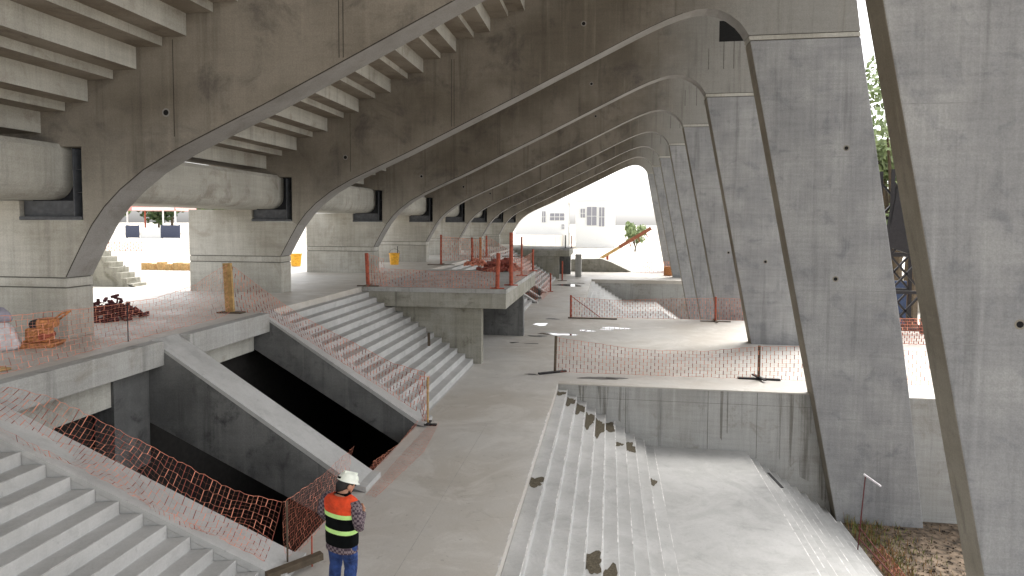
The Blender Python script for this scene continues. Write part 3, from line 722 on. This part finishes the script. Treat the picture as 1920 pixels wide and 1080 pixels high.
# stepped block outside
mb = MB(); st = [(-19.5,2.6),(-19.5,4.15)]; x = -18.45; z = 4.1
st.append((x, z+.05))
for i in range(8): z -= .19; st.append((x, z)); x += .235; st.append((x, z))
st.append((x+.1, 2.6))
tag(MB().prism(st, 20.5, 21.2).build('stepped_block', M['stainwall']), 'stepped concrete block outside, seen through the first arch', 'stairs')

# ------------------------------------------------------------------ outside, left
def hoarding(label, x0, x1, z0, z1, y, mat):
    o = thing('hoarding_panel', label, 'hoarding panel', (x0, y, ZU-.04), 0, 'blue grey panels outside')
    MB().box(0, x1-x0, 0, .12, z0-ZU+.04, z1-ZU+.04).build('sheet', mat, o)
    for x in (.08, x1-x0-.16): MB().box(x, x+.08, .12, .22, 0, z1-ZU+.1).build('leg', M['darksteel'], o)
hoarding('left blue grey panel outside beyond the first arch', -66.5, -64.4, 2.75, 4.45, 80, M['navy'])
hoarding('right blue grey panel outside beyond the first arch', -61.1, -58.2, 2.75, 4.5, 80, M['navy'])
mb = MB(); mb.box(-64.35, -61.15, 80.2, 80.4, 2.64, 4.15)
tag(mb.build('low_wall', M['white']), 'low white wall between the two blue grey panels outside', 'wall')
net('distant pink net line outside on the left', [(-40,45.2,2.68),(-36.4,45.5,2.68)], [(-40,45.2,3.35),(-36.4,45.5,3.4)], rows=5, step=.22, vw=.05, hw=.03, seed=20, dark=.4)
mb = MB()
for i in range(9):
    x = -22.4+i*.42; mb.box(x, x+.3, 27.9, 28.3, 2.65, 2.65+.3+.15*rnd.random())
tag(mb.build('brick_stack', M['wood'], bevel=.02), 'low row of orange brick stacks on the bright ground outside', 'brick stack')
heap('small pile of dark scrap outside near the brick row', 'scrap_pile', -23.4, 27.5, 2.68, .7, .4, .3, 14, M['darksteel'], .08, .25, 'scrap pile', 8)
sg = thing('site_shelter', 'red roofed open shelter outside among the trees on the left', 'shelter', (-82, 108, 2.66))
MB().prism([(-5.5,4.3),(5,4.3),(4.4,5.6),(-4.9,5.6)], -3, 3).build('roof', M['brick'], sg)
MB().box(-3.8,4.6,-3.05,-3.001,4.35,4.9).build('white_fascia', M['white'], sg)
for x in (-5,-1.4,2.2,4.6): MB().box(x, x+.2, -3, -2.8, 0, 4.3).build('leg', M['rust'] if x == -1.4 else M['white'], sg)

# trees
def tree(label, x, y, z, h, r, nleaf, mats, seed, trunk_h=.35, group='trees outside', leaf=.35):
    rr = random.Random(seed); o = thing('leafy_tree', label, 'tree', (x, y, z), 0, group)
    mb = MB(); mb.tube((0,0,-.2), (.1,0,h*trunk_h), h*.03, h*.02, 8)
    cl = []
    for i in range(11):
        t = rr.random()*6.28; q = rr.uniform(.25,.8)*r; zz = h*rr.uniform(.38,.92)
        q *= (1-abs(zz/h-.6)*1.1); c = Vector((q*math.cos(t), q*math.sin(t), zz)); cl.append((c, rr.uniform(.25,.5)*r))
        mb.tube((.1,0,h*trunk_h*.9), c, h*.012, h*.004, 5)
    mb.build('trunk', M['bark'], o)
    mb = MB()
    for i in range(nleaf):
        c, cr = rr.choice(cl); d = Vector((rr.gauss(0,1), rr.gauss(0,1), rr.gauss(0,.8))).normalized()*cr*rr.random()**.4
        p = c+d; a = Vector((rr.uniform(-1,1), rr.uniform(-1,1), rr.uniform(-1,1))).normalized()*leaf*rr.uniform(.5,1); b = a.orthogonal().normalized()*leaf*.5
        mb.cur = 0 if rr.random() < .6 else 1; mb.quad(p-a, p-b, p+a, p+b)
    mb.build('crown', mats, o)
lm = [M['leaf'], M['leafdark']]
tl = ['leftmost yellowish tree outside beyond the first arch', 'dark round tree outside behind the white wall', 'tree outside behind the red roofed shelter', 'rightmost tree outside just left of the second pylon', 'low bushy tree outside between the panels']
for i, (x, y, h, r) in enumerate(((-97,112,9,5),(-89,116,8.5,4.5),(-84,128,12,6),(-77,116,10,5),(-92,124,11,5))):
    tree(tl[i], x, y, 2.66, h, r, 900, lm if i != 1 else [M['leafdark'], M['leafdark']], 30+i, leaf=.7)
for i, (x, y, h, r, l) in enumerate(((20.5,50,15,4,'tall light green tree seen in the gap beside the second column'),(25,58,19,5,'taller tree behind the one in the gap beside the second column'))):
    tree(l, x, y, -3.65 , h+3.6, r, 2200, [M['paleleaf'], M['paleleaf']], 50+i, leaf=.4)
tree('small round shrub outside by the far building on the right', 4.6, 118, -.04, 5.6, 2.6, 900, [M['paleleaf'], M['paleleaf']], 61, trunk_h=.12, leaf=.4)

# far buildings
def farhouse(label, x0, x1, y, h, wins, z0=-.04):
    o = thing('site_building', label, 'building', (x0, y, z0), 0, 'pale buildings in the bright distance')
    w_ = x1-x0
    MB().box(0, w_, 0, 8, 0, h).build('wall', M['white'], o)
    MB().box(-.4, w_+.4, -.5, 8.4, h, h+.35).build('roof', M['white'], o)
    for a, b, c, d in wins:
        wo = MB().box(a, b, -.12, -.002, c, d).build('window', M['glass'], o)
        mb = MB(); n = max(2, int((b-a)/1.0))
        for i in range(n+1): xx = a+(b-a)*i/n; mb.box(xx-.05, xx+.05, -.2, -.121, c, d)
        mb.box(a, b, -.2, -.121, (c+d)/2-.05, (c+d)/2+.05); f = mb.build('frame', M['white'], wo)
farhouse('left pale building far beyond the opening with a long dark window', -19, -8.4, 130, 9.2, [(7.0,10.0,5.6,7.0),(5.4,6.2,5.2,7.4),(9.4,10.0,3.8,4.8)])
farhouse('right pale building far beyond the opening with tall dark windows', -7, 1.2, 134, 9.8, [(1.0,2.0,6.2,8.0),(2.3,4.4,4.6,8.4),(4.8,6.0,4.4,8.3)])

# right gap: lattice tower and sheets
lt = thing('lattice_tower', 'dark steel lattice tower outside in the gap beside the second column', 'lattice tower', (13.4, 31.5, 0))
mb = MB()
for x, y in ((-.75,0),(.75,0),(-.75,1.3),(.75,1.3)): mb.bar((x,y,0),(x*.9,y,7.5),.13,.13)
mb.build('leg', M['darksteel'], lt)
for y in (0, 1.3):
    mb = MB()
    for z in (.2,1.9,3.6,5.3): mb.bar((-.72,y,z),(.72,y,z+1.7),.10,.08); mb.bar((.72,y,z),(-.72,y,z+1.7),.10,.08); mb.bar((-.72,y,z),(.72,y,z),.1,.14)
    mb.build('bracing', M['darksteel'], lt)
MB().prism([(-.9,4.0),(.9,3.4),(.9,6.8),(-.5,6.8)], -.1, .3).build('screen', M['darksteel'], lt)
mb = MB(); mb.box(13.9,14.6,34.2,34.35,-.0,2.2); tag(mb.build('blue_sheet', M['blue']), 'blue sheet leaning behind the lattice tower', 'sheet')
mb = MB(); mb.box(12.6,13.5,36,36.2,.6,2.6); tag(mb.build('orange_panel', M['rust']), 'rust orange panel behind the lattice tower', 'panel')
net('dark red net outside at the foot of the lattice tower', [(10.5,28.5,.05),(14,28.6,.05)], [(10.5,28.5,1.1),(14,28.6,1.1)], rows=9, step=.09, vw=.03, hw=.02, dark=.85, seed=21)

# lower right: weeds, gravel, barrier
mb = MB(); mb.box(6.72, 40, -8, P1, -3.66, -3.62); tag(mb.build('gravel_ground', M['gravel']), kind='structure')
mb = MB(); r = random.Random(5)
for i in range(1500):
    x = 6.75+abs(r.gauss(0, .8)); y = r.uniform(13.5, 19.5)
    h = r.uniform(.04, .22)*(1.6 if x < 7.3 else 1); a = r.random()*6.28; w_ = .012
    p = Vector((x, y, -3.62)); q = Vector((math.cos(a), math.sin(a), 0)); tip = p+Vector((r.uniform(-.08,.08), r.uniform(-.08,.08), h))
    mb.cur = 0 if r.random() < .55 else 1
    mb.quad(p-q*w_, p+q*w_, tip+q*.003, tip-q*.003)
tag(mb.build('weeds', [M['weed'], M['dry']]), 'low green and dry weeds on the gravel beside the pit', 'weeds', kind='stuff')
mb = MB()
for i in range(900):
    x = r.uniform(7.2, 10.2); y = r.uniform(14.5, 19.7); s = r.uniform(.012, .035)
    mb.bar((x, y, -3.62), (x+s*1.3, y+s*r.uniform(-1,1), -3.61+s*.4), s, s)
tag(mb.build('gravel_stones', M['gravel']), 'loose pale stones on the gravel by the second column', 'gravel', kind='stuff')
br = thing('rusty_barrier', 'rusty barrier with a pale top board at the foot of the second column', 'barrier', (6.85, 17.4, -3.62))
MB().bar((-.36,.1,.0),(-.22,.1,2.1),.022,.022).bar((-.34,.1,.75),(-.1,-1.0,.42),.02,.02).bar((-.34,.1,.45),(.2,-2.2,.02),.025,.025).build('rail', M['netrust'], br)
MB().bar((-.26,.1,2.15),(.12,.0,1.90),.07,.035).build('top_board', M['sack'], br)
net('dark red crumpled net lying along the pit edge', [(6.78,17.3,-3.6),(6.85,15.5,-3.6),(6.9,13.5,-3.6)], [(6.95,17.3,-3.2),(7.05,15.5,-3.35),(7.15,13.5,-3.35)], rows=7, step=.06, vw=.02, hw=.015, dark=.9, crumple=.04, seed=22)
MB().bar((4.5,18.6,-2.0),(4.62,17.6,-2.0),.07,.02).build('steel_bar', M['darksteel']); tag(bpy.data.objects['steel_bar'], 'short dark bar lying on the lower pit flight near the retaining wall', 'bar')
MB().bar((-6.1,21.2,1.2),(-5.75,20.0,1.02),.09,.04).build('dark_board', M['oldwood']); tag(bpy.data.objects['dark_board'], 'dark strip lying on the middle stairs near the side wall', 'board')

# ------------------------------------------------------------------ the worker
skin = plain('skin', (.42, .22, .14), .6, var=.05); hairm = plain('black hair', (.012, .010, .009), .6)
jeans = plain('blue denim', (.022, .05, .17), .85, var=.25, scale=12, crease=.9); helm = plain('helmet plastic', (.78, .80, .70), .3, var=.06, scale=12)
vor = plain('orange vest fabric', (.72, .065, .014), .75, var=.12, crease=.6); vbl = plain('black vest fabric', (.003, .004, .004), .95, spec=.12, var=.2)
refl = plain('lime reflective tape', (.55, .85, .28), .45, var=.05); boot = plain('brown boots', (.06, .035, .02), .6)
plaid, nt, b = newmat('plaid shirt'); N = nt.nodes.new; L = nt.links.new
tc = N('ShaderNodeTexCoord'); ck = N('ShaderNodeTexChecker'); ck.inputs['Scale'].default_value = 34
ck.inputs[1].default_value = (.05, .03, .045, 1); ck.inputs[2].default_value = (.20, .155, .165, 1)
L(tc.outputs['Object'], ck.inputs[0]); L(ck.outputs[0], b.inputs['Base Color']); b.inputs['Roughness'].default_value = .85
W = thing('person', 'worker from behind, white helmet, orange and black vest, plaid sleeves, blue jeans, head bowed', 'person', (-3.41, 7.76, 0), R(-22))
W.scale = (1.3, 1.06, 1)
# body: one continuous skinned surface
def skinned(name, nodes, edges, mat, parent, sub=2):
    me = bpy.data.meshes.new(name); me.from_pydata([n[0] for n in nodes], edges=edges, faces=[])
    o = bpy.data.objects.new(name, me); sc.collection.objects.link(o); o.parent = parent
    sk_ = o.modifiers.new('skin', 'SKIN'); sk_.use_smooth_shade = True
    for i, v in enumerate(me.skin_vertices[0].data):
        rr = nodes[i][1]; v.radius = rr if isinstance(rr, tuple) else (rr, rr); v.use_root = (i == 0)
    ss = o.modifiers.new('sub', 'SUBSURF'); ss.levels = sub; ss.render_levels = sub
    me.materials.append(mat); return o
nodes = [((0,0,.95),(.13,.10)), ((0,.0,1.15),(.125,.095)), ((0,.0,1.36),(.13,.095)), ((0,.01,1.46),(.06,.055)), ((0,.045,1.49),(.05,.05)), ((-.005,.075,1.53),(.05,.055)), ((-.01,.09,1.58),(.045,.05)),
         ((.17,0,1.39),.052), ((.235,-.03,1.15),.042), ((.215,.03,1.11),.04), ((.10,.24,1.14),.03), ((.05,.31,1.17),(.032,.018)),
         ((-.17,0,1.39),.052), ((-.235,-.02,1.15),.042), ((-.215,.03,1.11),.04), ((-.09,.24,1.14),.03), ((-.04,.30,1.17),(.032,.018)),
         ((.09,0,.86),.085), ((.10,.02,.50),.055), ((.10,-.0,.09),.04), ((.10,.12,.04),.035),
         ((-.09,0,.86),.085), ((-.10,.02,.50),.055), ((-.11,-.0,.09),.04), ((-.12,.12,.04),.035)]
edges = [(0,1),(1,2),(2,3),(3,4),(4,5),(5,6),(2,7),(7,8),(8,9),(9,10),(10,11),(2,12),(12,13),(13,14),(14,15),(15,16),(0,17),(17,18),(18,19),(19,20),(0,21),(21,22),(22,23),(23,24)]
# fingers
def finger(base, root, d1, ln, idx):
    global nodes, edges
    a = Vector(root); d = Vector(d1).normalized(); prev = base
    for k, (q, rr) in enumerate(((.4, .010), (.75, .009), (1.0, .008))):
        bend = Vector((0, 0, -.012*k*k)); nodes.append((tuple(a+d*ln*q+bend), rr)); edges.append((prev, len(nodes)-1)); prev = len(nodes)-1
for s_b, (bx, by, bz), sg_ in ((11, (.05,.31,1.17), 1), (16, (-.04,.30,1.17), -1)):
    for k, ln in enumerate((.075,.085,.08,.065)):
        finger(s_b, (bx-sg_*.015, by+.005, bz+.03-.02*k), (-sg_*.8, .55, 0), ln, k)
    finger(s_b, (bx-sg_*.0, by-.01, bz+.03), (-sg_*.4, .3, .8), .055, 4)
skinned('body', nodes, edges, skin, W)
def ring(cx, cy, z, rx, ry, n=24, tilt=0, p=2.3):
    out = []
    for i in range(n):
        t = 2*math.pi*i/n; c, s = math.cos(t), math.sin(t)
        x = rx*math.copysign(abs(c)**(2/p), c); y = ry*math.copysign(abs(s)**(2/p), s)
        out.append(Vector((cx+x, cy+y, z+tilt*y)))
    return out
def tubering(path, n=12):                      # path of (point, radius)
    rings = []
    for i, (p, r_) in enumerate(path):
        p = Vector(p); a = Vector(path[max(0, i-1)][0]); c = Vector(path[min(len(path)-1, i+1)][0]); d = (c-a).normalized()
        u = d.orthogonal().normalized() if abs(d.z) < .3 else d.cross(Vector((0, 1, 0))).normalized(); v = d.cross(u)
        rings.append([p+u*r_*math.cos(2*math.pi*k/n)+v*r_*math.sin(2*math.pi*k/n) for k in range(n)])
    return rings
# jeans: hips and two legs in one mesh
mb = MB(); mb.loft([ring(0,0,.78,.165,.115), ring(0,0,.86,.178,.128), ring(0,0,.95,.172,.125), ring(0,0,1.03,.162,.118)])
for s in (1, -1):
    mb.loft(tubering([((s*.088,0,.90),.095),((s*.093,.0,.80),.096),((s*.10,.015,.66),.083),((s*.103,.022,.5),.07),((s*.104,.01,.46),.069),((s*.105,-.005,.3),.066),((s*.108,0,.16),.064),((s*.11,0,.06),.07)], 14))
mb.build('jeans', jeans, W, smooth=True)
for s in (1, -1):
    mb = MB(); mb.loft([ring(s*.11,.0,0,.048,.05), ring(s*.11,.0,.05,.05,.055), ring(s*.11,-.005,.13,.05,.055)]); mb.loft([ring(s*.115,.06,0,.05,.12), ring(s*.115,.06,.04,.052,.122), ring(s*.115,.05,.085,.042,.09)])
    mb.build('boot', boot, W, smooth=True)
# shirt: hem under the vest, sleeves
mb = MB(); mb.loft([ring(.0,0,.745,.188,.138), ring(0,0,.80,.184,.136), ring(0,0,.92,.172,.126)], cap=False)
sleeve = lambda s: [((s*.165,.0,1.405),.062),((s*.205,-.01,1.35),.066),((s*.232,-.025,1.25),.062),((s*.245,-.03,1.16),.057),((s*.235,.0,1.10),.056),((s*.19,.07,1.11),.05),((s*.13,.18,1.13),.042),((s*.10,.235,1.14),.038)]
for s in (1, -1): mb.loft(tubering(sleeve(s), 14))
mb.loft([ring(.0,.02,1.44,.075,.07), ring(.0,.03,1.475,.068,.064)], cap=False)
mb.build('shirt', plaid, W, smooth=True)
# vest: shaped rings from hem to shoulders; bands are separate shells
prof = [(.82,.186,.142),(.90,.190,.145),(1.03,.186,.142),(1.10,.184,.138),(1.16,.188,.138),(1.215,.194,.139),(1.27,.198,.139),(1.33,.208,.138),(1.38,.208,.130),(1.415,.185,.115),(1.445,.135,.092),(1.465,.085,.075)]
def vr(z):
    for a, b_ in zip(prof, prof[1:]):
        if a[0] <= z <= b_[0]:
            t = (z-a[0])/(b_[0]-a[0]); return a[1]+(b_[1]-a[1])*t, a[2]+(b_[2]-a[2])*t
    return prof[-1][1:]
def shell(zs, off, tilt=0):
    mb = MB(); rs = []
    for z in zs: rx, ry = vr(z); rs.append(ring(0, .0, z, rx+off, ry+off, tilt=tilt))
    mb.loft(rs, cap=False); return mb
shell([.83,.86,.92,1.0,1.10,1.16,1.215,1.25], 0).build('vest', vbl, W, smooth=True)
shell([1.25,1.30,1.33,1.38,1.415,1.445,1.465], .001).build('vest_yoke', vor, W, smooth=True)
shell([1.205,1.23,1.262], .005).build('reflective_band', refl, W, smooth=True)
shell([1.00,1.025,1.055], .005).build('reflective_band', refl, W, smooth=True)
mb = MB(); mb.loft([ring(.0,.025,1.455,.085,.078), ring(.0,.03,1.49,.072,.068)], cap=False); mb.build('collar', vbl, W, smooth=True)
# head pieces: bowed forward, turned to the right
H = bpy.data.objects.new('helmet', None)
HC = Vector((-.012, .10, 1.565)); HR = Matrix.Rotation(R(-22), 4, 'Z') @ Matrix.Rotation(R(-24), 4, 'X')
def headloft(rings, name, mat, cap=True):
    mb = MB(); mb.loft([[HC+HR @ Vector((p.x*.84, p.y, p.z)) for p in rg] for rg in rings], cap); return mb.build(name, mat, W, smooth=True)
bpy.data.objects.remove(H)
head = [ring(0,.0,-.135,.045,.05), ring(0,.01,-.11,.06,.072), ring(0,.005,-.05,.075,.095), ring(0,0,.0,.079,.1), ring(0,0,.04,.077,.097), ring(0,0,.08,.055,.07)]
headloft(head, 'face', skin)
mb = MB(); nose = [HC+HR @ v for v in (Vector((-.014,.095,-.03)), Vector((.014,.095,-.03)), Vector((0,.125,-.035)), Vector((0,.098,.012)))]
mb.v += [tuple(v) for v in nose]; mb.f += [(0,1,2),(0,2,3),(1,3,2),(0,3,1)]; mb.m += [0]*4; mb.build('nose', skin, W)
for s in (1, -1):
    mb = MB(); mb.loft([[HC+HR @ (Vector((s*(.078+.012*k), -.005, -.02))+Vector((0, q*.022*math.cos(t*math.pi/5), q*.034*math.sin(t*math.pi/5)))) for t in range(10)] for k, q in ((0,1),(1,1.1),(1.3,.7))])
    mb.build('ear', skin, W, smooth=True)
    mb = MB(); c = HC+HR @ Vector((s*.032,.088,.005)); mb.tube(c, c+(HR @ Vector((0,.008,0))), .011, n=8); mb.build('eye', vbl, W)
mb = MB(); a = HC+HR @ Vector((-.022,.086,-.072)); c = HC+HR @ Vector((.022,.086,-.072)); mb.bar(a, c, .01, .006); mb.build('mouth', vbl, W)
hr = [ring(0,-.035,-.115,.055,.045), ring(0,-.034,-.085,.076,.066), ring(0,-.03,-.04,.086,.084), ring(0,-.012,.0,.084,.097), ring(0,-.006,.04,.084,.102)]
headloft(hr, 'hair', hairm)
hp = [ring(0,0,.018,.105,.128,tilt=.0)]
hp = [ring(0,.012,.030,.110,.142), ring(0,.008,.036,.106,.132), ring(0,.0,.045,.100,.120), ring(0,0,.08,.097,.116), ring(0,-.002,.115,.083,.10), ring(0,-.004,.14,.055,.068), ring(0,-.004,.15,.02,.026)]
ho = headloft(hp, 'helmet', helm)
mb = MB(); mb.loft([[HC+HR @ p for p in rg] for rg in ([Vector((q*.018, y, z)) for q, z in ((-1,.13),(-.6,.155),(.6,.155),(1,.13))] for y in (-.09,-.04,.03,.08))]); mb.build('ridge', helm, ho)
mb = MB(); c = HC+HR @ Vector((0,-.115,.06)); mb.box(c.x-.02, c.x+.02, c.y-.012, c.y+.0, c.z-.012, c.z+.012); mb.build('sticker', vbl, ho)
